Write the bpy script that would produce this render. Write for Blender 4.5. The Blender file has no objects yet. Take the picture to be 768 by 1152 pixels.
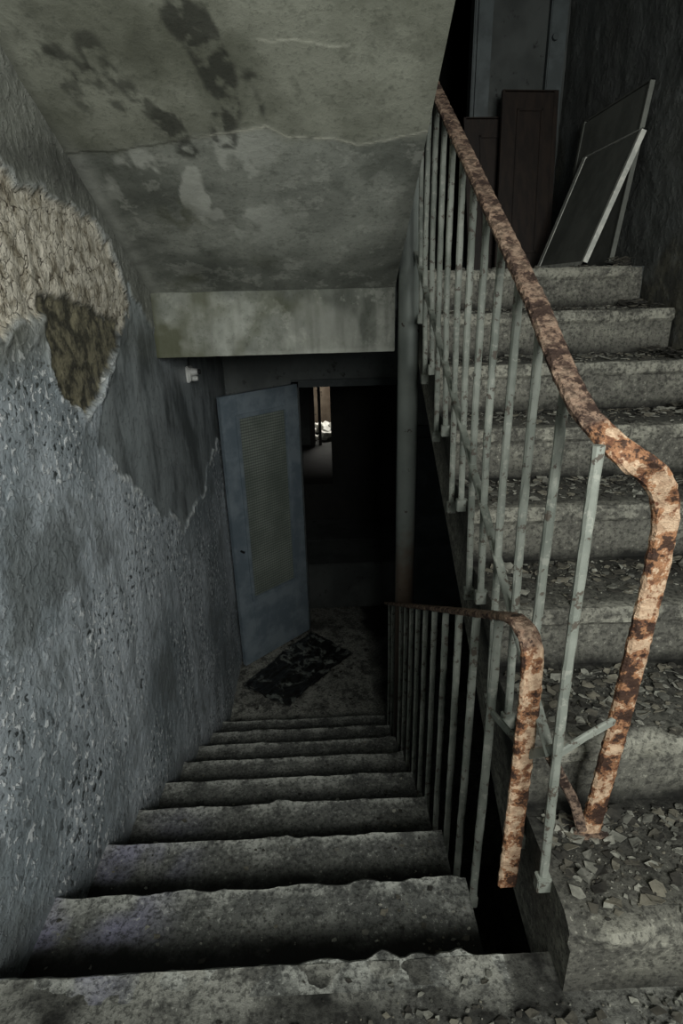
import bpy, bmesh, math, random
import numpy as np
from mathutils import Vector, Matrix
random.seed(7); rng=np.random.RandomState(11)
S=bpy.context.scene
try: S.view_settings.view_transform='Standard'
except Exception: pass
# ------------------------------------------------------------ dimensions
r=.18; R=.3043; Y0=.8123; Y1=.7312
XL=-.793; XR=.351; XU=.451; XW=1.53
YB=Y1+7*R; ZB1=1.083; ZB2=1.369; SL=.5654
ZF=-9*r; ZT=8*r; YF=4.70; YU=4.15; YBK=-1.25; TOP=4.2
# ------------------------------------------------------------ noise
LAT=rng.rand(256,256)
def vn(x,y):
    x=np.asarray(x,float); y=np.asarray(y,float)
    xi=np.floor(x).astype(int); yi=np.floor(y).astype(int); fx=x-xi; fy=y-yi
    fx=fx*fx*(3-2*fx); fy=fy*fy*(3-2*fy)
    a=LAT[xi%256,yi%256]; b=LAT[(xi+1)%256,yi%256]; c=LAT[xi%256,(yi+1)%256]; d=LAT[(xi+1)%256,(yi+1)%256]
    return (a*(1-fx)+b*fx)*(1-fy)+(c*(1-fx)+d*fx)*fy
def fbm(x,y,o=4,seed=0):
    s=0;a=.5;x=np.asarray(x,float)+seed*17.3;y=np.asarray(y,float)+seed*9.1
    for i in range(o): s=s+a*(vn(x,y)-.5)*2; a*=.5; x=x*2.03+5.1; y=y*2.03+3.7
    return s
def sdf(px,py,poly):
    px=np.asarray(px,float);py=np.asarray(py,float)
    d=np.full(px.shape,1e9); ins=np.zeros(px.shape,bool); n=len(poly)
    for i in range(n):
        ax,ay=poly[i]; bx,by=poly[(i+1)%n]
        ex,ey=bx-ax,by-ay; t=np.clip(((px-ax)*ex+(py-ay)*ey)/(ex*ex+ey*ey),0,1)
        d=np.minimum(d,np.hypot(px-ax-t*ex,py-ay-t*ey))
        cond=((ay>py)!=(by>py)); 
        if by!=ay:
            xc=(bx-ax)*(py-ay)/(by-ay)+ax; ins^=cond&(px<xc)
    return np.where(ins,-d,d)
def sst(x,a,b):
    t=np.clip((x-a)/(b-a),0,1); return t*t*(3-2*t)
# ------------------------------------------------------------ materials
def col(c): # sRGB 0-255 -> linear
    return tuple(((v/255)/12.92 if v/255<=.04045 else ((v/255+.055)/1.055)**2.4) for v in c)+(1,)
class NT:
    def __init__(s,name):
        s.m=bpy.data.materials.new(name); s.m.use_nodes=True; s.t=s.m.node_tree; s.b=s.t.nodes['Principled BSDF']
        s.co=s.t.nodes.new('ShaderNodeTexCoord').outputs['Object']
    def n(s,t): return s.t.nodes.new(t)
    def l(s,a,b): s.t.links.new(a,b)
    def noise(s,sc,det=4,rough=.6,stretch=None,dist=0):
        n=s.n('ShaderNodeTexNoise'); n.inputs['Scale'].default_value=sc; n.inputs['Detail'].default_value=min(det,4); n.inputs['Roughness'].default_value=rough; n.inputs['Distortion'].default_value=dist
        if stretch:
            mp=s.n('ShaderNodeMapping'); mp.inputs['Scale'].default_value=stretch; s.l(s.co,mp.inputs['Vector']); s.l(mp.outputs[0],n.inputs['Vector'])
        else: s.l(s.co,n.inputs['Vector'])
        return n.outputs['Fac']
    def cells(s,sc,warp=.02,feature='DISTANCE_TO_EDGE'):
        v=s.n('ShaderNodeTexVoronoi'); v.feature=feature; v.inputs['Scale'].default_value=sc
        nz=s.n('ShaderNodeTexNoise'); nz.inputs['Scale'].default_value=14; nz.inputs['Detail'].default_value=2; s.l(s.co,nz.inputs['Vector'])
        vm=s.n('ShaderNodeVectorMath'); vm.operation='MULTIPLY_ADD'; s.l(nz.outputs['Color'],vm.inputs[0]); vm.inputs[1].default_value=(warp*4,)*3; s.l(s.co,vm.inputs[2]); s.l(vm.outputs[0],v.inputs['Vector'])
        return v.outputs['Distance']
    def ramp(s,v,a,b,inv=False):
        n=s.n('ShaderNodeMapRange'); n.interpolation_type='SMOOTHSTEP'; n.inputs['From Min'].default_value=a; n.inputs['From Max'].default_value=b
        n.inputs['To Min'].default_value=1 if inv else 0; n.inputs['To Max'].default_value=0 if inv else 1
        s.l(v,n.inputs['Value']); return n.outputs[0]
    def mix(s,f,a,b,mode='MIX'):
        n=s.n('ShaderNodeMix'); n.data_type='RGBA'; n.blend_type=mode
        for sock,v in ((n.inputs[0],f),(n.inputs[6],a),(n.inputs[7],b)):
            if isinstance(v,(tuple,float,int)): sock.default_value=v
            else: s.l(v,sock)
        return n.outputs[2]
    def math(s,op,a,b):
        n=s.n('ShaderNodeMath'); n.operation=op
        for sock,v in ((n.inputs[0],a),(n.inputs[1],b)):
            if isinstance(v,(float,int)): sock.default_value=v
            else: s.l(v,sock)
        return n.outputs[0]
    def attr(s,name):
        n=s.n('ShaderNodeAttribute'); n.attribute_name=name; return n.outputs['Fac']
    def bump(s,h,st=.5,d=.01,prev=None):
        n=s.n('ShaderNodeBump'); n.inputs['Strength'].default_value=st; n.inputs['Distance'].default_value=d; s.l(h,n.inputs['Height'])
        if prev is not None: s.l(prev,n.inputs['Normal'])
        return n.outputs[0]
    def fin(s,c,rough=.8,normal=None,metal=0,spec=.3):
        if isinstance(c,tuple): s.b.inputs['Base Color'].default_value=c
        else: s.l(c,s.b.inputs['Base Color'])
        if isinstance(rough,float): s.b.inputs['Roughness'].default_value=rough
        else: s.l(rough,s.b.inputs['Roughness'])
        s.b.inputs['Metallic'].default_value=metal; s.b.inputs['Specular IOR Level'].default_value=spec
        if normal is not None: s.l(normal,s.b.inputs['Normal'])
        return s.m
def grime(name,c1,c2,c3,sc=3,bs=.5,bd=.01,rough=.85,spots=.62):
    t=NT(name)
    m=t.noise(sc*4.3,4,.7)
    c=t.mix(t.ramp(t.noise(sc,3),.35,.65),col(c1),col(c2))
    c=t.mix(t.ramp(m,spots-.04,spots+.08),c,col(c3))
    return t.fin(c,rough,t.bump(m,bs,bd))
def wall_mat():
    t=NT('peeling_blue_wall_paint')
    big=t.noise(1.3,3); drip=t.noise(1,4,.65,(9,9,.9))
    fn=t.noise(38,4,.62,None,.3)   # flake field
    pn=t.noise(2.4,4,.65)
    blue=t.mix(t.ramp(big,.35,.65),col((132,141,145)),col((186,194,199)))
    blue=t.mix(t.math('MULTIPLY',t.ramp(drip,.46,.66),.5),blue,col((96,102,102)))
    blue=t.mix(t.math('MULTIPLY',t.ramp(pn,.46,.36),.55),blue,col((98,102,99)))
    pat=t.ramp(pn,.40,.58)
    flk=t.math('MULTIPLY',t.ramp(fn,.57,.595),pat)
    c=t.mix(flk,blue,col((228,232,232)))
    c=t.mix(t.math('MULTIPLY',t.ramp(fn,.39,.425,True),pat),c,col((54,58,57)))
    up=t.mix(t.ramp(fn,.35,.65),col((108,110,103)),col((132,134,126)))
    up=t.mix(t.math('MULTIPLY',t.ramp(drip,.48,.62),.5),up,col((66,68,62)))
    c=t.mix(t.attr('upper'),c,up)
    blot=t.noise(4,4,.62,(1,1,.55))
    dk=t.mix(t.ramp(blot,.36,.62),col((82,87,87)),col((142,149,150)))
    dk=t.mix(t.math('MULTIPLY',t.ramp(drip,.5,.64),.3),dk,col((160,166,166)))
    dk=t.mix(t.math('MULTIPLY',t.ramp(fn,.56,.66),.4),dk,col((64,67,65)))
    c=t.mix(t.attr('bare'),c,dk)
    m2=t.noise(15,4,.72)
    cel=t.cells(20,.02)
    bg=t.mix(t.ramp(m2,.42,.56),col((158,151,134)),col((206,200,184)))
    bg=t.mix(t.ramp(m2,.41,.36),bg,col((116,108,92)))
    bg=t.mix(t.math('MULTIPLY',t.ramp(cel,.05,.01),t.ramp(fn,.54,.42)),bg,col((72,64,54)))
    c=t.mix(t.attr('beige'),c,bg)
    tg=t.mix(t.ramp(m2,.4,.6),col((122,117,96)),col((58,56,47)))
    c=t.mix(t.attr('tongue'),c,tg)
    c=t.mix(t.attr('rim'),c,col((208,212,210)))
    c=t.mix(t.attr('soot_shade'),c,col((32,33,31)))
    inv=t.math('SUBTRACT',1.0,t.math('MULTIPLY',t.attr('bare'),.7))
    nb=t.bump(t.math('MULTIPLY',t.math('ADD',fn,t.math('MULTIPLY',t.ramp(fn,.56,.595),.7)),inv),.9,.009)
    nb=t.bump(t.math('MULTIPLY',t.ramp(cel,0,.06),t.attr('beige')),.5,.004,nb)
    ro=t.n('ShaderNodeMapRange'); t.l(big,ro.inputs['Value']); ro.inputs['To Min'].default_value=.38; ro.inputs['To Max'].default_value=.58
    return t.fin(c,ro.outputs[0],nb,0,.5)
def ceil_mat():
    t=NT('stained_ceiling_plaster')
    m=t.noise(8,4,.7); f=t.noise(60,4,.7)
    c=t.mix(t.ramp(t.noise(2.5,4,.65),.35,.65),col((94,96,84)),col((132,134,121)))
    c=t.mix(t.math('MULTIPLY',t.ramp(m,.46,.36),.3),c,col((68,70,60)))
    lo=t.mix(t.ramp(t.noise(2.6,4,.6,None,.4),.36,.66),col((88,91,85)),col((138,141,132)))
    lo=t.mix(t.math('MULTIPLY',t.ramp(m,.55,.64),.4),lo,col((170,172,162)))
    lo=t.mix(t.math('MULTIPLY',t.ramp(m,.45,.34),.4),lo,col((66,69,62)))
    c=t.mix(t.attr('lower'),c,lo)
    c=t.mix(t.math('MULTIPLY',t.ramp(f,.50,.68),.35),c,col((60,62,54)))
    c=t.mix(t.attr('pale'),c,col((184,186,176)))
    c=t.mix(t.attr('stain'),c,col((42,43,38)))
    c=t.mix(t.attr('mold'),c,col((66,68,44)))
    c=t.mix(t.attr('crack'),c,col((210,210,193)))
    return t.fin(c,.85,t.bump(f,.5,.004))
def step_mat(name,c1,c2,c3):
    t=NT(name)
    m=t.noise(9,4,.72); f=t.noise(70,4,.75)
    c=t.mix(t.ramp(m,.38,.6),col(c1),col(c2))
    c=t.mix(t.ramp(m,.54,.62),c,col(c3))
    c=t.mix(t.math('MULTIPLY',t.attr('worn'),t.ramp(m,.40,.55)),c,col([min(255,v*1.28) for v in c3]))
    c=t.mix(t.attr('lav'),c,col((146,144,170)))
    c=t.mix(t.math('MULTIPLY',t.ramp(f,.47,.62),.7),c,col([v*.45 for v in c1]))
    c=t.mix(t.math('MULTIPLY',t.ramp(f,.40,.34),.5),c,col([min(255,v*1.3) for v in c3]))
    c=t.mix(t.ramp(t.math('ADD',t.attr('dirt_shade'),t.math('MULTIPLY',t.math('SUBTRACT',m,.5),1.5)),.15,.9),c,col((25,25,22)))  # grime plus painted tread shade, mixed toward near-black
    nb=t.bump(m,.6,.012); nb=t.bump(f,.8,.005,nb)
    return t.fin(c,.9,nb)
def rust_mat():
    t=NT('rusty_handrail_steel')
    a=t.noise(20,4,.7); d=t.noise(60,4,.72)
    old=t.mix(t.ramp(d,.38,.62),col((52,41,36)),col((130,110,94)))
    new=t.mix(t.ramp(d,.35,.62),col((92,58,40)),col((152,110,78)))
    pale=t.mix(t.ramp(d,.4,.6),col((162,134,108)),col((194,168,140)))
    new=t.mix(t.ramp(a,.50,.55),new,pale)
    c=t.mix(t.attr('pale'),old,new)
    c=t.mix(t.math('MULTIPLY',t.ramp(a,.475,.425),.9),c,col((44,30,24)))
    nb=t.bump(d,.9,.008); 
    return t.fin(c,.75,nb,0,.35)
def baluster_mat():
    t=NT('flaking_pale_green_paint')
    a=t.noise(34,4,.7); 
    c=t.mix(t.ramp(t.noise(7,3),.35,.65),col((102,107,99)),col((132,136,127)))
    c=t.mix(t.math('MULTIPLY',t.ramp(a,.57,.62),.85),c,col((68,58,49)))
    c=t.mix(t.math('MULTIPLY',t.ramp(a,.42,.36),.35),c,col((166,166,155)))
    return t.fin(c,.65,t.bump(a,.6,.003),0,.35)
def simple(name,c1,c2,sc=12,rough=.6,bs=.3,spec=.4,stretch=None,metal=0):
    t=NT(name); n=t.noise(sc,4,.65,stretch); c=t.mix(t.ramp(n,.38,.64),col(c1),col(c2))
    return t.fin(c,float(rough),t.bump(n,bs,.003),metal,spec)
M={}
M['wall']=wall_mat(); M['ceil']=ceil_mat()
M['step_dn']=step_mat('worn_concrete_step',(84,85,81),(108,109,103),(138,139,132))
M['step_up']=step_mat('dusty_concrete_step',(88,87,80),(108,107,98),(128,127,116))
M['land']=step_mat('worn_concrete_landing',(82,82,77),(103,103,96),(128,128,120))
M['grey']=grime('grey_plaster',(88,92,90),(106,110,108),(66,68,64))
M['dark']=grime('dark_plaster',(54,57,55),(70,73,71),(38,39,37))
M['blk']=grime('black_plaster',(30,30,28),(38,38,35),(20,20,19))  # near-black tone for back rooms, corridor and wall below the landing
M['rust']=rust_mat(); M['bal']=baluster_mat()
M['door']=simple('grey_blue_door_paint',(98,110,118),(122,133,139),5,.5,.3)
M['frame']=simple('grey_door_frame_paint',(54,60,60),(70,77,77),7,.6)
M['wood']=simple('dark_brown_veneer',(26,20,16),(37,29,23),4,.55,.2,.3,(8,8,1))
M['greyboard']=simple('dusty_grey_board',(84,86,80),(102,104,97),5,.8)
M['edge']=simple('white_board_edge',(160,162,154),(190,190,180),20,.7)
M['porc']=simple('white_porcelain',(170,172,168),(200,200,195),20,.3)
M['cable']=simple('black_cable_rubber',(20,20,20),(30,30,30),20,.5)
# ------------------------------------------------------------ mesh helpers
def link(me,name,mats,smooth=False):
    ob=bpy.data.objects.new(name,me); S.collection.objects.link(ob)
    for m in (mats if isinstance(mats,(list,tuple)) else [mats]): me.materials.append(m)
    if smooth: me.polygons.foreach_set('use_smooth',[True]*len(me.polygons))
    return ob
def setattr_(me,name,vals):
    a=me.attributes.new(name,'FLOAT','POINT'); a.data.foreach_set('value',np.asarray(vals,np.float32).ravel())
class MB:
    """collects boxes / shapes into one mesh"""
    def __init__(s): s.v=[];s.f=[];s.mi=[];s.at=[]
    def add(s,v,f,mi=0,at=None):
        o=len(s.v); s.v+= [tuple(p) for p in v]; s.f+=[tuple(i+o for i in q) for q in f]; s.mi+=[mi]*len(f); s.at+= list(at) if at is not None else [0]*len(v)
    def box(s,a,b,mi=0,mat=None,ch=0):
        x0,y0,z0=a;x1,y1,z1=b
        if ch<=0:
            v=[(x,y,z) for x in(x0,x1) for y in(y0,y1) for z in(z0,z1)]
            f=[(0,1,3,2),(4,6,7,5),(0,4,5,1),(2,3,7,6),(0,2,6,4),(1,5,7,3)]
        else:
            bm=bmesh.new(); bmesh.ops.create_cube(bm,size=1)
            for p in bm.verts: p.co=Vector(((x0+x1)/2+p.co.x*(x1-x0),(y0+y1)/2+p.co.y*(y1-y0),(z0+z1)/2+p.co.z*(z1-z0)))
            bmesh.ops.bevel(bm,geom=bm.edges[:],offset=ch,segments=2,affect='EDGES')
            bm.verts.index_update(); v=[tuple(p.co) for p in bm.verts]; f=[tuple(q.index for q in k.verts) for k in bm.faces]; bm.free()
        if mat is not None: v=[tuple(mat@Vector(p)) for p in v]
        s.add(v,f,mi)
    def cyl(s,p0,p1,rad,n=20,mi=0,rad2=None):
        p0=Vector(p0);p1=Vector(p1);d=(p1-p0).normalized(); a=d.orthogonal().normalized(); b=d.cross(a); rad2=rad if rad2 is None else rad2
        v=[p0+(a*math.cos(t)+b*math.sin(t))*rad for t in [i*2*math.pi/n for i in range(n)]]+[p1+(a*math.cos(t)+b*math.sin(t))*rad2 for t in [i*2*math.pi/n for i in range(n)]]
        f=[(i,(i+1)%n,n+(i+1)%n,n+i) for i in range(n)]+[tuple(range(n-1,-1,-1)),tuple(range(n,2*n))]
        s.add(v,f,mi)
    def strap(s,path,w,th,mi=0,wdir=(1,0,0),rough=0.0,step=.012,pale=None):
        P=[Vector(p) for p in path]; pts=[]
        for i in range(len(P)-1):
            a=P[max(i-1,0)];b=P[i];c=P[i+1];d=P[min(i+2,len(P)-1)]; L=(c-b).length; n=max(1,int(L/step))
            for k in range(n):
                t=k/n; 
                m1=(c-a)*.5 if i>0 else (c-b); m2=(d-b)*.5 if i<len(P)-2 else (c-b)
                m1=m1.normalized()*L; m2=m2.normalized()*L
                pts.append(b*(2*t**3-3*t**2+1)+m1*(t**3-2*t**2+t)+c*(-2*t**3+3*t**2)+m2*(t**3-t**2))
        pts.append(P[-1]); n=len(pts); v=[];at=[]
        hw=w/2;ht=th/2;e=min(th,w)*.3
        sec=[(-hw,-ht+e),(-hw,ht-e),(-hw+e,ht),(-hw*.33,ht),(hw*.33,ht),(hw-e,ht),(hw,ht-e),(hw,-ht+e),(hw-e,-ht),(hw*.33,-ht),(-hw*.33,-ht),(-hw+e,-ht)]
        for i,p in enumerate(pts):
            T=(pts[min(i+1,n-1)]-pts[max(i-1,0)]).normalized()
            W=Vector(wdir); W=(W-T*W.dot(T)).normalized(); N=W.cross(T)
            for a,b in sec:
                q=rough*(random.random()-.5)*2
                v.append(p+W*(a+q)+N*(b+rough*(random.random()-.5)*2)); at.append(pale(p) if pale else 0)
        m=len(sec); f=[(i*m+j,i*m+(j+1)%m,(i+1)*m+(j+1)%m,(i+1)*m+j) for i in range(n-1) for j in range(m)]+[tuple(range(m)),tuple(range(n*m-1,(n-1)*m-1,-1))]
        s.add(v,f,mi,at)
    def obj(s,name,mats,smooth=False):
        me=bpy.data.meshes.new(name); me.from_pydata(s.v,[],s.f); me.update()
        ob=link(me,name,mats,smooth); me.polygons.foreach_set('material_index',s.mi); setattr_(me,'pale',s.at)
        bm=bmesh.new(); bm.from_mesh(me); bmesh.ops.recalc_face_normals(bm,faces=bm.faces[:]); bm.to_mesh(me); bm.free()
        return ob
def grid(name,us,vs,fn,mats):
    Uu,Vv=np.meshgrid(us,vs,indexing='ij'); P,at=fn(Uu.ravel(),Vv.ravel()); nu,nv=len(us),len(vs)
    i=np.arange(nu*nv).reshape(nu,nv); F=np.stack([i[:-1,:-1],i[1:,:-1],i[1:,1:],i[:-1,1:]],-1).reshape(-1,4)
    me=bpy.data.meshes.new(name); me.from_pydata(P.tolist(),[],F.tolist()); me.update(); ob=link(me,name,mats,True)
    for k,v in at.items(): setattr_(me,k,v)
    return ob
# ------------------------------------------------------------ left wall
def fwall(y,z):
    wob=fbm(y*5,z*5,5,1)*.09; w2=fbm(y*16,z*16,4,2)*.035
    beige=[(.3,1.22),(.9,1.26),(1.51,1.29),(1.77,1.33),(1.9,1.30),(2.2,1.28),(2.40,1.22),(2.55,1.32),(2.47,1.50),(2.25,1.61),(1.99,1.66),(1.67,1.66),(.9,1.70),(.3,1.7)]
    tongue=[(1.77,1.36),(1.76,1.21),(1.77,1.08),(1.92,1.01),(2.12,1.08),(2.31,1.18),(2.42,1.27),(2.2,1.32),(2.0,1.36)]
    bare=[(2.56,1.42),(2.30,1.16),(2.1,1.0),(1.98,.88),(2.25,.63),(2.55,.42),(2.91,.18),(3.39,.16),(3.7,.30),(4.33,.34),(4.7,.4),(4.7,1.2),(2.9,1.2)]
    db=sdf(y,z,beige)+wob*.7+w2; dt=sdf(y,z,tongue)+wob*.5+w2; dd=sdf(y,z,bare)+wob*.9+w2
    B=sst(-db,-.004,.006); T=sst(-dt,-.004,.006); D=sst(-dd,-.004,.008)
    rim=(np.exp(-((dd-.010)/.008)**2)*sst(fbm(y*9,z*9,3,5),-.05,.1)*(z<.85)+np.exp(-((dt-.008)/.008)**2)*.5*(z<1.25)+np.exp(-((db-.006)/.007)**2)*.35)
    rim=np.clip(rim,0,1)*(1-np.maximum(B,T))*(1-D)
    up=sst(z+wob*.8,1.08,1.30)
    soot_shade=np.exp(-((z-1.73-wob)/.07)**2)*.6*(y<2.6)*sst(wob+w2,-.06,.03)+np.exp(-((dt+.0)/.010)**2)*.35*(z>1.1)+ sst(-(z+ .5914*(y-Y0)),-.10,.02)*.45  # dark band above beige, tongue outline, darker strip along the stair line
    soot_shade=np.clip(soot_shade+sst(y,4.0,4.8)*.2+sst(-(y-.0),-1.0,-.6)*sst(-z,-.25,.0)*.5,0,1)  # darker far end; wall shadow painted into the near bottom corner
    x=XL+.006*(1-D)*(1-np.maximum(B,T)) -.006*B-.010*T+fbm(y*3,z*3,3,3)*.006*(1-D*.6)+fbm(y*20,z*20,3,4)*.004*(1+1.0*B)*(1-D*.5)
    edge=np.exp(-((np.minimum(db,dt)-.012)/.012)**2)*.006*(1-np.maximum(B,T))+rim*.006
    x=x+edge
    P=np.stack([x,y,z],-1)
    return P,{'beige':B*(1-T),'tongue':T,'bare':D*(1-B)*(1-T),'rim':rim,'upper':up,'soot_shade':soot_shade}
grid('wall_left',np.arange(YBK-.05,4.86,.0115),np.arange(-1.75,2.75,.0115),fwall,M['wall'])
b=MB(); b.box((XL-.25,YBK-.2,-1.9),(XL-.03,9.2,TOP)); b.obj('wall_left_masonry',M['dark'])
# ------------------------------------------------------------ ceiling: sloped soffit + beam
def fsoff(x,y):
    z=ZB2+SL*(YB-y); w=fbm(x*12,y*12,5,7)*.05
    def streak(pts,wd):
        d=np.full(x.shape,9.)
        for (a,b_),(c,d_) in zip(pts[:-1],pts[1:]):
            ex,ey=c-a,d_-b_; t=np.clip(((x-a)*ex+(y-b_)*ey)/(ex*ex+ey*ey),0,1); d=np.minimum(d,np.hypot(x-a-t*ex,(y-b_-t*ey)))
        return sst(-(d+w*.8),-wd-.016,-wd+.006)
    sp=sst(fbm(x*34,y*34,5,9),-.32,.08)
    stain=np.clip(streak([(-.31,1.74),(-.27,1.86),(-.25,1.97),(-.28,2.08)],.036)+streak([(-.58,1.80),(-.53,1.9),(-.47,2.0),(-.42,2.08)],.020)*.8+streak([(-.66,1.82),(-.57,1.95),(-.5,2.06)],.012)*.8+streak([(-.17,1.9),(-.15,2.0)],.004)+streak([(-.44,2.02),(-.40,2.12)],.028)+streak([(-.70,1.78),(-.64,1.98)],.004)*.7+streak([(-.44,2.30),(-.36,2.34)],.0)*.6,0,1)*sp*.8
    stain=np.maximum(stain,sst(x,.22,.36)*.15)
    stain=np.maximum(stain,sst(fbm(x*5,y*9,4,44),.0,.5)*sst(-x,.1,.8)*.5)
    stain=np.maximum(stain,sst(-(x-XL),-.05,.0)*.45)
    cl=np.interp(x,[-.8,-.5,-.22,-.15,-.09,.05,.15,.34],[2.13,2.10,2.055,2.045,2.075,2.085,2.11,2.07])+fbm(x*14,x*3,3,3)*.012
    crack=np.exp(-((y-cl)/.0045)**2)*sst(x,-.45,-.2)*sst(fbm(x*20,y*3,2,4),-.6,-.2)
    crack=crack*.9+np.exp(-((y-1.82-fbm(x*9,x,3,8)*.05)/.003)**2)*(np.abs(x+.02)<.12)*.35
    lower=sst(y-cl+w*.6,-.02,.03)*.85
    pale=np.clip(sst(fbm(x*9,y*6,5,13)+.12*sst(np.hypot(x+.48,y-2.22),.35,.05),.08,.22)*lower*sst(np.hypot(x+.42,y-2.26),.45,.12),0,1)*.7+sst(-(x-XL),-.09,-.02)*sst(y,2.0,2.2)*.35
    mold=sst(fbm(x*6,y*6,4,21),.1,.5)*.5*sst(y,2.4,2.86)*sst(-x,-.3,.5)+sst(np.hypot(x+.5,(y-2.4)),.14,.02)*.45*sst(fbm(x*30,y*30,3,2),-.2,.3)
    return np.stack([x,y,z+fbm(x*5,y*5,4,3)*.006+(y>cl)*.003],-1),{'stain':stain,'crack':np.clip(crack,0,1),'lower':lower,'pale':np.clip(pale,0,1),'mold':np.clip(mold,0,1)}
yt=YB-(2.56-ZB2)/SL
o=grid('ceiling',np.linspace(XL-.02,XR,190),np.linspace(yt,YB,370),fsoff,M['ceil'])
def loft(name,prof,xs,mats,amp,seed):
    prof=np.array(prof); n=len(prof); V=[];dirt_shade=[];worn=[];lav=[]
    for i,x in enumerate(xs):
        e=np.where(prof[:,2]>0,1,0.)
        nz=fbm(np.full(n,x*7),prof[:,0]*23+prof[:,1]*31,4,seed); nz2=fbm(np.full(n,x*22),prof[:,0]*41+prof[:,1]*13,3,seed+3)
        chip=np.clip(-(fbm(np.full(n,x*11),np.round(prof[:,1]/r)*7.7,3,seed+5)+.13),0,1)*e*.055
        V.append(np.stack([np.full(n,x),prof[:,0]+(nz*amp+nz2*amp*.4)*(.3+e*.8)+chip*SG,prof[:,1]+(nz2*amp*.6)*(.3+e*.6)-chip*.4],-1))
        dirt_shade.append(np.clip(prof[:,3],0,1)); worn.append(e*WORN)
        lav.append(LAVF(x,prof[:,0])*(prof[:,3]<.5))
    V=np.concatenate(V); F=[]
    for i in range(len(xs)-1):
        for j in range(n): F.append((i*n+j,i*n+(j+1)%n,(i+1)*n+(j+1)%n,(i+1)*n+j))
    F.append(tuple(range(n))); F.append(tuple(range(len(xs)*n-1,(len(xs)-1)*n-1,-1)))
    me=bpy.data.meshes.new(name); me.from_pydata(V.tolist(),[],F); me.update(); ob=link(me,name,mats)
    setattr_(me,'dirt_shade',np.concatenate(dirt_shade)); setattr_(me,'worn',np.concatenate(worn)); setattr_(me,'lav',np.concatenate(lav))
    bm=bmesh.new(); bm.from_mesh(me); bmesh.ops.recalc_face_normals(bm,faces=bm.faces[:]); bm.to_mesh(me); bm.free(); return ob
LAVF=lambda x,y: np.zeros(len(y))
# up flight (right)
prof=[]; y=Y1;z=0
prof.append((y,z,0,.6))
for k in range(8):
    z1=z+r
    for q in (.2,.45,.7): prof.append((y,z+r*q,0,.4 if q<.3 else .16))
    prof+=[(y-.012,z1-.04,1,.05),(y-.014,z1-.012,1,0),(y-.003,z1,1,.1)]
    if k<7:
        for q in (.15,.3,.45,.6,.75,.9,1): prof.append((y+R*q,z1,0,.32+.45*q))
        y+=R
    else:
        y+=.05; prof.append((y,z1,0,0))
    z=z1
prof+=[(y,1.13,0,0),(Y1+.33,-.02-.08,0,0),(Y1,-.16,0,0)]
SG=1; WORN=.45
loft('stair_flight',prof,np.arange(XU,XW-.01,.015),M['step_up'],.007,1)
# down flight (left): from landing edge at Y0
LAVF=lambda x,y: (.7 if x<-.35 else 0)*float(sst(np.array(-x),.4,.66))*sst(fbm(np.full(len(y),x*9),y*9,3,91),-.35,.2)*sst(-y,-1.9,-1.1)
prof=[]; y=Y0; z=0
prof+=[(y-.06,0,0,0),(y-.004,0,1,0),(y+.006,-.012,1,0),(y+.004,-.04,1,0)]
for k in range(1,10):
    z=-k*r; y0_=Y0+(k-1)*R; y1_=Y0+k*R
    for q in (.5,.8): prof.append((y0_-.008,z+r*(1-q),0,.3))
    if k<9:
        for q,dd in ((0,1),(.2,1),(.38,.95),(.5,.75),(.62,.42),(.74,.18),(.88,0)): prof.append((y0_-.008+(R+.004)*q,z,0,dd))  # dark band at tread back paints the shadow of the step above
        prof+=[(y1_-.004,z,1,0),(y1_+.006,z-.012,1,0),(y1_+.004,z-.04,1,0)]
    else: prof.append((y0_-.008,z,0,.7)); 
prof+=[(Y0+8*R-.02,ZF-.15,0,0),(Y0+8*R-.35,ZF-.15,0,0),(Y0-.06,-.30,0,0)]
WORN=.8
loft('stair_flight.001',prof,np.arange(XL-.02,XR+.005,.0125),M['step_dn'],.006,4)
LAVF=lambda x,y: np.zeros(len(y))
# upper flight above the soffit (goes back toward camera)
prof=[]; y=YB; z=ZT
for k in range(6):
    prof+=[(y,z,0,0),(y,z+r,0,0)]; y-=R; z+=r
prof+=[(y,z,0,0),(y,ZB2+.03+SL*(YB-y),0,0),(YB,ZB2+.03,0,0)]
SG=-1
loft('stair_flight.002',prof,[XL-.02,-.2,XR-.003],M['grey'],.0,2)
# beam
def fbeam(x,z):
    w=fbm(x*6,z*6,4,31)
    drip=fbm(x*30,z*3,4,32)
    mold=np.clip(sst(w*.8-(x-XL)*1.7,-.9,-.05)*.9*(.5+.5*sst(-(z-1.27),-.1,.1))+sst(w*1.3-(x-XL)*.9,-.5,.1)*.2+sst(fbm(x*4,z*3,4,5),.0,.4)*.12,0,.85)
    pale=sst(fbm(x*8,z*5,5,11)+drip*.4,-.1,.4)*.35+sst(-(z-ZB1),-.03,-.005)*.2
    edge=sst(-(z-ZB1),-.02,0)*fbm(x*20,z*5,3,4)*.01
    return np.stack([x,YB+w*.004-edge,z],-1),{'stain':np.clip(sst(-(x-XL),-.02,0)*.4+sst(drip,.0,.5)*.3+sst(x,0,.4)*.15,0,1),'crack':0*x,'lower':1+0*x,'pale':np.clip(pale,0,1),'mold':np.clip(mold,0,1)}
grid('trim_1',np.linspace(XL-.01,XR,150),np.linspace(ZB1,ZB2+.01,44),fbeam,M['ceil'])
b=MB(); b.box((XL-.02,YB+.006,ZB1),(XR,YB+.25,1.235),0,None,.004); b.obj('concrete_beam',M['grey'])
b=MB(); b.box((XL-.02,YB+.02,1.24),(XW,YF+.15,ZT-.002)); b.box((XL-.02,YB+.008,1.24),(XR,YB+.03,ZT-.002)); b.obj('ceiling_landing_slab',M['dark'])
b=MB(); b.box((XL-.02,YBK,2.57),(XW,yt+.02,2.86)); b.obj('ceiling_upper_landing',M['grey'])
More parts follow.
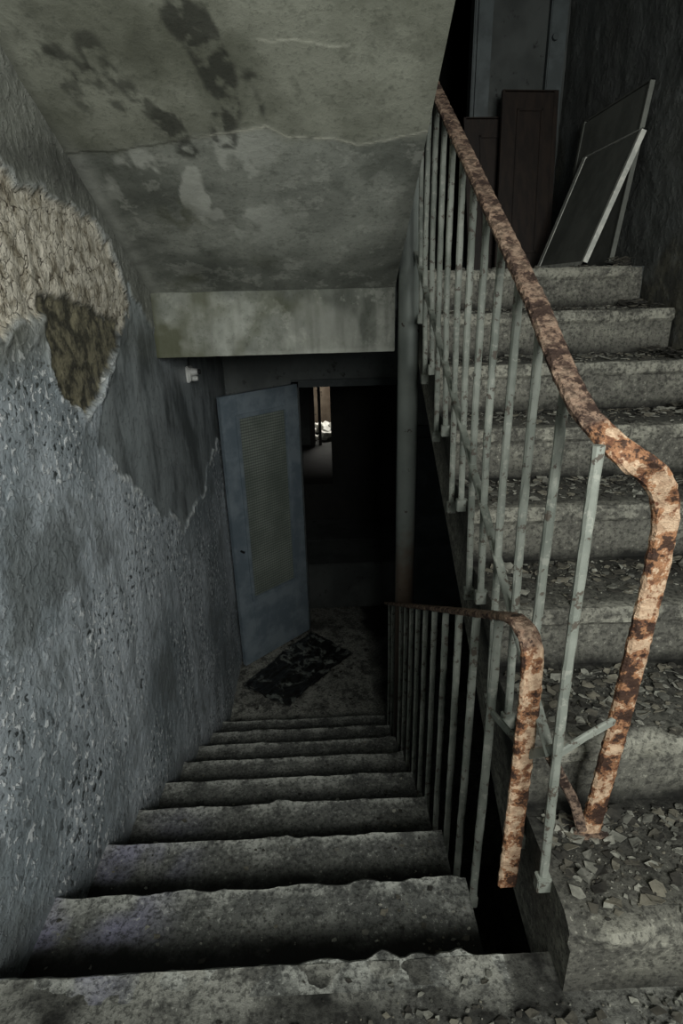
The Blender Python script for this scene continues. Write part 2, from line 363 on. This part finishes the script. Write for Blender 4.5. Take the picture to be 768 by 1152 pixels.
b=MB(); b.box((XL-.3,YBK-.2,TOP),(XW+.3,6.2,TOP+.1)); b.obj('ceiling_top',M['dark'])
# ------------------------------------------------------------ landing under camera
def fl(x,y):
    return np.stack([x,y,fbm(x*6,y*6,4,41)*.006+fbm(x*30,y*30,3,42)*.003],-1),{'dirt_shade':np.clip(sst(fbm(x*7,y*7,4,43),.05,.4)*.45+.18+sst(-(np.abs(x-XU+.05)),-.08,-.03)*.5*(y>.7),0,1),'worn':sst(y,.7,.8)*.7}
grid('floor',np.linspace(XL-.02,XW+.02,190),np.linspace(YBK,Y1+.01,150),fl,M['land'])
grid('floor_edge_strip',np.linspace(XL-.02,XR+.1,120),np.linspace(Y1+.005,Y0-.004,10),fl,M['land'])
b=MB(); b.box((XL-.02,YBK,-.28),(XW,Y1-.0,-.012)); b.box((XL-.02,Y1-.01,-.28),(XU-.003,Y0-.012,-.012)); b.obj('floor_landing_slab',M['land'])
def fl2(x,y):
    return np.stack([x,y,ZF+fbm(x*4,y*4,4,51)*.006+0*x],-1),{'dirt_shade':np.clip(sst(fbm(x*5,y*5,4,53),0,.5)*.3+sst(y,4.4,4.8)*.4+sst(x,.25,.5)*.6,0,1),'worn':.6*(x<.3)}  # floor tone darkens toward the far wall and under the right flight
grid('floor_lower',np.linspace(XL-.02,XW,100),np.linspace(.3,YF+.5,190),fl2,M['land'])
# ------------------------------------------------------------ walls
b=MB()
b.box((XL-.02,YF,ZF-.1),(-.23,YF+.16,1.25)); b.box((-.23,YF,.67),(.66,YF+.16,1.25)); b.box((.66,YF,ZF-.1),(XW,YF+.16,1.25)); b.obj('wall_far_lower',M['grey'])
b=MB()
b.box((-.26,YF-.02,ZF),(-.20,YF+.10,.69),0,None,.004); b.box((.61,YF-.02,ZF),(.67,YF+.10,.69),0,None,.004); b.box((-.26,YF-.02,.64),(.67,YF+.10,.70),0,None,.004); b.obj('trim_2',M['frame'])
b=MB()
b.box((XL-.02,YU,ZT),(.30,YU+.14,TOP)); b.box((.97,YU,ZT),(XW,YU+.14,TOP)); b.box((.30,YU,3.5),(.97,YU+.14,TOP)); b.obj('wall_far_upper',M['dark'])
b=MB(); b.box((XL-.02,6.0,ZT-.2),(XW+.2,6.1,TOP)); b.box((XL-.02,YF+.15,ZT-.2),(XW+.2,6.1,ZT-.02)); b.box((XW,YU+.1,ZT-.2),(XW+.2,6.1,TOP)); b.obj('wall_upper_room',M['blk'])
b=MB()
b.box((.95,YU-.05,ZT),(1.06,YU+.05,3.55),0,None,.006); b.box((1.40,YU-.05,ZT),(1.50,YU+.04,3.55),0,None,.006); b.box((1.06,YU-.03,3.42),(1.40,YU+.04,3.55),0,None,.006); b.box((.97,YU-.07,ZT),(.985,YU-.045,3.5)); b.cyl((1.43,YU-.05,2.72),(1.43,YU-.075,2.72),.018); b.obj('trim_3',M['frame'])
def fr(y,z):
    return np.stack([XW+fbm(y*4,z*4,4,61)*.008+fbm(y*22,z*22,3,62)*.006,y,z],-1),{'beige':0*y,'tongue':sst(fbm(y*3,z*3,4,64)-(z-.591*(y-Y1))*1.2,-.35,-.1)*.7*(z>.1),'bare':.4+0*y,'rim':sst(fbm(y*14,z*14,3,66),.35,.45)*.2,'upper':1+0*y,'soot_shade':.55+0*y}
grid('wall_right',np.arange(YBK,YF+.1,.02),np.arange(ZF-.1,TOP,.02),fr,M['wall'])
b=MB(); b.box((XW+.03,YBK-.2,ZF-.1),(XW+.25,YF+.2,TOP)); b.obj('wall_right_masonry',M['dark'])
# wall behind camera with window
wx0,wx1,wz0,wz1=.05,1.35,1.40,2.45
b=MB(); b.box((XL-.02,YBK-.15,ZF-.1),(XW,YBK,wz0)); b.box((XL-.02,YBK-.15,wz1),(XW,YBK,TOP)); b.box((XL-.02,YBK-.15,wz0),(wx0,YBK,wz1)); b.box((wx1,YBK-.15,wz0),(XW,YBK,wz1)); b.obj('wall_back',M['grey'])
b=MB()
for a,c in (((wx0,wz0),(wx0+.05,wz1)),((wx1-.05,wz0),(wx1,wz1)),((wx0,wz0),(wx1,wz0+.05)),((wx0,wz1-.05),(wx1,wz1)),((.68,wz0),(.72,wz1))): b.box((a[0],YBK-.1,a[1]),(c[0],YBK-.05,c[1]),0,None,.003)
b.obj('window_1',M['edge'])
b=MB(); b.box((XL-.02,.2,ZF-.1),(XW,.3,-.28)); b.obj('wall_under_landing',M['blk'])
# rooms beyond lower doorway
b=MB(); b.box((-.3,YF+.32,ZF+.01),(.75,YF+.9,-1.12),0,None,.01); b.box((-.75,YF+.9,-1.3),(1.45,6.19,-1.12)); b.obj('brick_threshold',M['dark'])
b=MB()
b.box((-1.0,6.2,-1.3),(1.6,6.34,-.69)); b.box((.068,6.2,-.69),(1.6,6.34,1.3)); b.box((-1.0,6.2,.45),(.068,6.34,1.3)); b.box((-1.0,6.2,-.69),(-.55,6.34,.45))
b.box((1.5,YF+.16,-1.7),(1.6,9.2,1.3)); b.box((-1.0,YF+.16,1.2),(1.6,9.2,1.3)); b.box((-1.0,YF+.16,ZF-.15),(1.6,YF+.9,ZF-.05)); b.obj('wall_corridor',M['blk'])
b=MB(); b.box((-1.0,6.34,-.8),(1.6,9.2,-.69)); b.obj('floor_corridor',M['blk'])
b=MB(); b.box((-1.0,8,-.69),(-.19,8.12,1.3)); b.box((.5,8,-.69),(1.6,8.12,1.3)); b.box((-.19,8,.35),(.5,8.12,1.3)); b.obj('wall_corridor_end',M['dark'])
b=MB(); b.box((-.21,7.96,-.69),(-.14,8.14,.38),0,None,.004); b.box((.44,7.96,-.69),(.5,8.14,.38),0,None,.004); b.box((-.2,7.96,.32),(.5,8.14,.38),0,None,.004);b.box((-.09,7.98,-.69),(-.05,8.10,.33)); b.obj('door_frame',M['wood'])
b=MB(); b.box((-1.2,9.1,-.9),(1.9,9.25,1.4)); b.obj('wall_outside',grime('outside_brick',(86,74,62),(112,100,86),(52,45,40)))  # brick in mottled mid-brown
b=MB()
for i in range(60):
    x=random.uniform(-.3,.6);y=random.uniform(8.2,8.95);s=random.uniform(.03,.09)
    b.box((-s,-s*.6,-s*.4),(s,s*.6,s*.4),0,Matrix.Translation((x,y,-.66+random.random()*.12))@Matrix.Rotation(random.random()*3,4,Vector((random.random(),random.random(),1)).normalized()),.006)
b.obj('rubble_heap',simple('white_plaster_rubble',(170,168,160),(210,208,200),10,.9))
# ------------------------------------------------------------ door leaf
H=Vector((-.225,4.655)); E=Vector((-.755,4.125)); L=(E-H).length; ang=math.atan2(E.y-H.y,E.x-H.x)
D=MB(); T_=.042; hh=2.285
def dbx(x0,x1,z0,z1,t0=-T_/2,t1=T_/2,mi=0,ch=.003): D.box((x0,t0,z0),(x1,t1,z1),mi,None,ch)
st=.14
dbx(0,st,0,hh); dbx(L-st,L,0,hh); dbx(st,L-st,hh-.17,hh); dbx(st,L-st,0,.60)
g0,g1=.60,hh-.17
for a in (1,-1):
    y0,y1=(T_/2,T_/2+.016) if a>0 else (-T_/2-.016,-T_/2)
    dbx(st-.022,st+.008,g0-.022,g1+.022,y0,y1); dbx(L-st-.008,L-st+.022,g0-.022,g1+.022,y0,y1); dbx(st,L-st,g0-.022,g0+.008,y0,y1); dbx(st,L-st,g1-.008,g1+.022,y0,y1)
dbx(st-.005,L-st+.005,g0-.005,g1+.005,-.003,.003,1,0)
D.cyl((L-.06,-.06,1.06),(L-.06,.06,1.06),.009,12,2)
for z in (.25,1.1,2.0): D.cyl((-.004,.0,z-.05),(-.004,.0,z+.05),.012,12,0)
t=NT('reeded_dusty_glass'); wv=t.n('ShaderNodeTexWave'); wv.wave_type='BANDS'; wv.bands_direction='Z'; wv.inputs['Scale'].default_value=14; t.l(t.co,wv.inputs['Vector'])
wx=t.n('ShaderNodeTexWave'); wx.wave_type='BANDS'; wx.bands_direction='X'; wx.inputs['Scale'].default_value=14; t.l(t.co,wx.inputs['Vector'])
c=t.mix(t.ramp(t.noise(3,4),.3,.7),col((104,112,104)),col((140,147,138))); c=t.mix(t.math('MULTIPLY',t.ramp(wv.outputs['Fac'],.3,.9),.7),c,col((74,80,74))); c=t.mix(t.math('MULTIPLY',t.ramp(wx.outputs['Fac'],.6,.95),.4),c,col((74,80,74)))
t.fin(c,.4,t.bump(wv.outputs['Fac'],.15,.002),0,.4)
dob=D.obj('door_1',[M['door'],t.m,M['cable']])
dob.matrix_world=Matrix.Translation((H.x,H.y,ZF+.012))@Matrix.Rotation(ang,4,'Z')
# fallen panel on lower floor
def fm(u,v):
    c00=np.array((-.74,3.83));c10=np.array((-.36,3.57));c11=np.array((.16,4.22));c01=np.array((-.20,4.58))
    P=((1-u)*(1-v))[:,None]*c00+(u*(1-v))[:,None]*c10+(u*v)[:,None]*c11+((1-u)*v)[:,None]*c01
    P=P+np.stack([fbm(u*5,v*7,3,71),fbm(u*5,v*7,3,72)],-1)*.03
    z=ZF+.022+np.abs(fbm(u*4,v*5,4,73))*.045
    return np.concatenate([P,z[:,None]],1),{}
t=NT('charred_linoleum'); n1=t.noise(6,4,.7,None,1); c=t.mix(t.ramp(n1,.5,.57),col((24,24,22)),col((104,108,102))); c=t.mix(t.ramp(t.noise(20,4,.7),.5,.6),c,col((26,26,24))); t.fin(c,.3,t.bump(n1,.8,.02),0,.6)
o=grid('linoleum_sheet',np.linspace(0,1,60),np.linspace(0,1,90),fm,t.m); md=o.modifiers.new('s','SOLIDIFY'); md.thickness=.012; md.offset=-1
# ------------------------------------------------------------ support pole
b=MB(); b.cyl((.408,2.79,ZF),(.408,2.79,TOP),.050,28)
t=NT('pipe_grey_green_paint'); c=t.mix(t.ramp(t.noise(3,4),.35,.65),col((98,104,99)),col((120,126,120)))
a=t.noise(14,4,.7)
sp=t.n('ShaderNodeSeparateXYZ'); t.l(t.co,sp.inputs[0]); lowm=t.ramp(t.math('ADD',sp.outputs[2],t.math('MULTIPLY',a,.6)),.15,.55,True)
c=t.mix(t.math('MULTIPLY',lowm,.75),c,col((100,78,60))); c=t.mix(t.ramp(a,.64,.70),c,col((60,50,42))); t.fin(c,.6,t.bump(a,.3,.003))
o=b.obj('support_pole',t.m,True)
# ------------------------------------------------------------ railings
def yz_hand(y): return 1.225+.571*(y-1.0)+.0
b=MB()
xr=.425
path=[(xr,3.02,yz_hand(3.02)),(xr,2.4,yz_hand(2.4)),(xr,1.7,yz_hand(1.7)),(xr,1.2,yz_hand(1.2)),(xr,.93,yz_hand(.93)-.01),(.47,.86,1.115),(.535,.875,1.07),(.583,.905,1.0),(.598,.92,.90),(.598,.925,.80),(.590,.935,.5),(.580,.95,.182)]
b.strap(path,.046,.017,0,(1,0,0),.0012,.012,lambda p:1.0 if p.y<1.0 and p.z<1.15 else .12)
b.strap([(xr,2.9,1.60),(xr,2.0,1.105),(xr,1.2,.672),(xr,.87,.492)],.022,.010,1,(1,0,0),.0006,.03)
b.strap([(xr,.87,.492),(.47,.90,.40),(.52,.93,.30),(.555,.94,.2)],.022,.010,0,(1,0,0),.0006,.02)
b.box((.54,.93,.178),(.62,.99,.186),0,None,.002)
b.strap([(xr,.86,.50),(.50,.89,.52),(.585,.935,.52)],.02,.009,1,(0,0,1),.0005,.03)
ys=[.855+.148*i for i in range(14)]
for i,y in enumerate(ys):
    top=yz_hand(y)-.012; ky=(y-Y1)/R; bot=.18*(int(ky)+1)-.02-(.06 if i%2 else .0)
    j=random.uniform(-.012,.012)
    b.strap([(xr,y,top),(xr+random.uniform(-.003,.003),y+j*.6,(top+bot)/2),(xr+.012,y+j,bot)],.019,.013,1,(1,0,0),.0007,.03)
    b.box((xr-.004,y+j-.012,bot-.02),(XU+.006,y+j+.012,bot+.02),1,None,.002)
b.obj('stair_railing',[M['rust'],M['bal']])
b=MB(); xl=.372
def zl(y): return .70-.567*(y-1.06)
path=[(xl,3.3,zl(3.3)),(xl,2.4,zl(2.4)),(xl,1.5,zl(1.5)),(xl,1.12,zl(1.12)),(.376,1.01,.725),(.386,.965,.725),(.394,.945,.69),(.398,.94,.60),(.400,.945,.3),(.400,.95,.02)]
b.strap(path,.044,.016,0,(1,0,0),.0012,.012,lambda p:1.0 if p.z<.70 and p.y<1.0 else .2)
ysl=[1.09+.172*i for i in range(13)]
for i,y in enumerate(ysl):
    k=int((y-Y0)/R)+1; bot=-.18*k-.06; j=random.uniform(-.012,.012)
    b.strap([(xl,y,zl(y)-.01),(xl,y+j*.5,(zl(y)+bot)/2),(xl-.004,y+j,bot)],.021,.013,1,(1,0,0),.0007,.03)
    b.box((XR-.006,y+j-.012,bot-.02),(xl+.008,y+j+.012,bot+.02),1,None,.002)
b.strap([(xl,1.09,.42),(.40,.95,.44)],.02,.008,1,(0,0,1),0,.03)
b.strap([(.41,.95,.42),(.425,.86,.52)],.02,.008,1,(0,0,1),0,.03)
b.obj('stair_railing.001',[M['rust'],M['bal']])
# ------------------------------------------------------------ upper landing junk
def panel(name,c,eu,ev,th,mats,inset=False,ew=.014):
    eu=Vector(eu);ev=Vector(ev);c=Vector(c); n=eu.cross(ev).normalized(); lu,lv=eu.length,ev.length
    Mx=Matrix((eu.normalized(),ev.normalized(),n)).transposed().to_4x4(); Mx.translation=c
    b=MB(); b.box((.012,.012,0),(lu-.012,lv-.012,th),0,Mx,.001)
    for a_,b_ in (((0,0),(lu,ew)),((0,lv-.006),(lu,lv)),((0,0),(ew,lv)),((lu-ew*2,0),(lu,lv))): b.box((a_[0],a_[1],-.003),(b_[0],b_[1],th+.003),1,Mx,.001)
    if inset:
        for a_,b_ in (((.09,.10),(lu-.09,.115)),((.09,lv-.115),(lu-.09,lv-.10)),((.09,.1),(.105,lv-.1)),((lu-.105,.1),(lu-.09,lv-.1))): b.box((a_[0],a_[1],-.008),(b_[0],b_[1],th+.008),0,Mx,.002)
    return b.obj(name,mats)
panel('leaning_board',(1.25,2.93,1.445),(0,.62,0),(.205,0,.56),.018,[M['greyboard'],M['edge']],False,.022)
panel('leaning_board.001',(1.405,2.98,1.445),(0,.70,0),(.082,0,.755),.016,[M['greyboard'],M['greyboard']])
panel('cabinet_door',(.93,3.86,1.445),(.40,.02,0),(-.04,.16,.86),.02,[M['wood'],M['wood']],True)
panel('cabinet_door.001',(1.06,3.75,1.445),(.34,.03,0),(.04,.22,.98),.02,[M['wood'],M['wood']],True)
b=MB(); b.box((.70,YF-.04,ZF+.01),(1.35,YF-.0,.3),0,None,.004); b.box((.78,YF-.055,ZF+.2),(1.27,YF-.04,.2),0,None,.004); b.obj('door_2',M['frame'])
# wall fixture
b=MB(); y,z=3.45,.93; x=XL+.004
b.box((x-.01,y-.05,z-.045),(x+.022,y+.05,z+.045),0,None,.008)
b.cyl((x+.02,y-.012,z+.012),(x+.06,y-.012,z+.012),.024,18,0,.018); b.cyl((x+.02,y+.02,z-.03),(x+.05,y+.02,z-.03),.018,18,0,.014)
b.cyl((x+.055,y-.012,z+.012),(x+.075,y-.012,z+.012),.014,14,1)
b.strap([(x+.01,y,z+.04),(x+.012,y+.01,z+.12),(x+.008,y+.0,z+.26)],.008,.008,1,(0,1,0),0,.02)
b.obj('wall_lamp_socket',[M['porc'],M['cable']],False)
# ------------------------------------------------------------ debris
def chips(name,n,place,mats,smin,smax,pw=3.5):
    b=MB()
    for i in range(n):
        p=place()
        if p is None: continue
        s=smin+(smax-smin)*random.random()**pw; k=random.randint(4,7); a0=random.random()*6.28
        tl=Vector((random.gauss(0,.2),random.gauss(0,.2),1)).normalized(); q=Vector((0,0,1)).rotation_difference(tl); h=s*.16+.002
        ring=[]
        for j in range(k):
            a=a0+j*6.283/k+random.uniform(-.3,.3); rr=s*random.uniform(.45,1.1); ring.append(Vector((math.cos(a)*rr,math.sin(a)*rr*.75,random.uniform(-.1,.15)*s)))
        top=[Vector(p)+q@v+Vector((0,0,h)) for v in ring]; bot=[v-Vector((0,0,.002)) for v in top]; c=Vector(p)+Vector((0,0,h+random.uniform(-.12,.12)*s))
        m=random.randrange(len(mats)); v=top+bot+[c]
        f=[(j,(j+1)%k,2*k) for j in range(k)]+[(j,k+j,k+(j+1)%k,(j+1)%k) for j in range(k)]+[tuple(range(2*k-1,k-1,-1))]
        b.add(v,f,m)
    return b.obj(name,mats)
cm=[simple('chip_pale',(108,108,99),(140,139,128),30,.9),simple('chip_grey',(78,78,71),(102,101,93),30,.9),simple('chip_dark',(36,35,31),(52,50,44),30,.9),simple('chip_tan',(92,89,78),(112,108,95),30,.9),simple('chip_umber',(58,56,49),(76,73,64),30,.9)]
def pl_up():
    k=random.choices(range(8),[2.4,2.1,1.6,1.2,1,.8,.7,.1])[0]; x=random.uniform(XU+.03,XW-.05)
    yy=random.uniform(0,1)**.6
    return (x,Y1+k*R+.01+yy*(R-.04 if k<7 else .02),(k+1)*r)
def pl_dn():
    k=random.choices(range(0,9),[1.2,2,1.5,1,.8,.6,.5,.4,.4])[0]
    x=(random.uniform(XL+.03,XR-.02) if random.random()<.5 else XR-.02-abs(random.gauss(0,.15)))
    if x<XL+.03: return None
    if k==0: return (x,random.uniform(.3,Y0-.03),.003)
    return (x,Y0+(k-1)*R+random.uniform(.03,R-.03),-k*r)
def pl_land():
    x=random.uniform(.0,XW-.05) if random.random()<.75 else random.uniform(XL+.05,XW-.05)
    return (x,random.uniform(.25,Y1-.02),.004)
def pl_low(): return (random.uniform(XL+.05,.3),random.uniform(3.3,4.6),ZF+.004)
chips('paint_chip_debris',6500,pl_up,cm,.002,.027)
chips('paint_chip_debris.001',700,pl_dn,cm,.002,.013)
chips('paint_chip_debris.002',2600,pl_land,cm,.002,.022)
chips('paint_chip_debris.003',260,pl_low,[cm[1],cm[2]],.005,.03)
def pl_r(): 
    k=random.randint(3,7); return (XW-.07-abs(random.gauss(0,.06)),Y1+k*R+random.uniform(.02,R-.05 if k<7 else .03),(k+1)*r+random.uniform(0,.03))
chips('plaster_rubble',200,pl_r,[cm[2],cm[4]],.012,.04,2)
# ------------------------------------------------------------ lights
def area(name,loc,size,sy,e,colr,rot):
    l=bpy.data.lights.new(name,'AREA'); l.shape='RECTANGLE'; l.size=size; l.size_y=sy; l.energy=e; l.color=colr
    o=bpy.data.objects.new(name,l); o.location=loc; o.rotation_euler=rot; S.collection.objects.link(o); return o
area('window_daylight',((wx0+wx1)/2,YBK-.22,(wz0+wz1)/2+.05),1.4,1.15,145,(.985,1.0,.97),(math.radians(77),0,math.radians(22)))
area('exit_daylight',(.15,8.7,.9),.8,.5,44,(1,.98,.92),(math.radians(-30),0,0))
area('stairwell_fill',(.9,1.9,TOP-.1),.9,1.6,2.2,(.9,1,.95),(0,0,0))  # fill lamp added below the closed ceiling, no opening above it
w=bpy.data.worlds.new('w'); S.world=w; w.use_nodes=True; w.node_tree.nodes['Background'].inputs[0].default_value=(.8,.9,1,1); w.node_tree.nodes['Background'].inputs[1].default_value=.6
# ------------------------------------------------------------ camera
f,th,ro,ya=644.0,math.radians(21.17),0.0258,0.0256
c,s=math.cos,math.sin
F=Vector((s(ya)*c(th),c(ya)*c(th),-s(th)));Rt=Vector((c(ya),-s(ya),0));U=Rt.cross(F)
R2=Rt*c(ro)-U*s(ro);U2=U*c(ro)+Rt*s(ro)
cd=bpy.data.cameras.new('camera'); co=bpy.data.objects.new('camera',cd); S.collection.objects.link(co)
m=Matrix((R2,U2,-F)).transposed().to_4x4(); m.translation=(0,0,1.365); co.matrix_world=m
cd.sensor_fit='VERTICAL'; cd.sensor_height=36; cd.sensor_width=24; cd.lens=36*f/1152; cd.clip_start=.02
S.camera=co
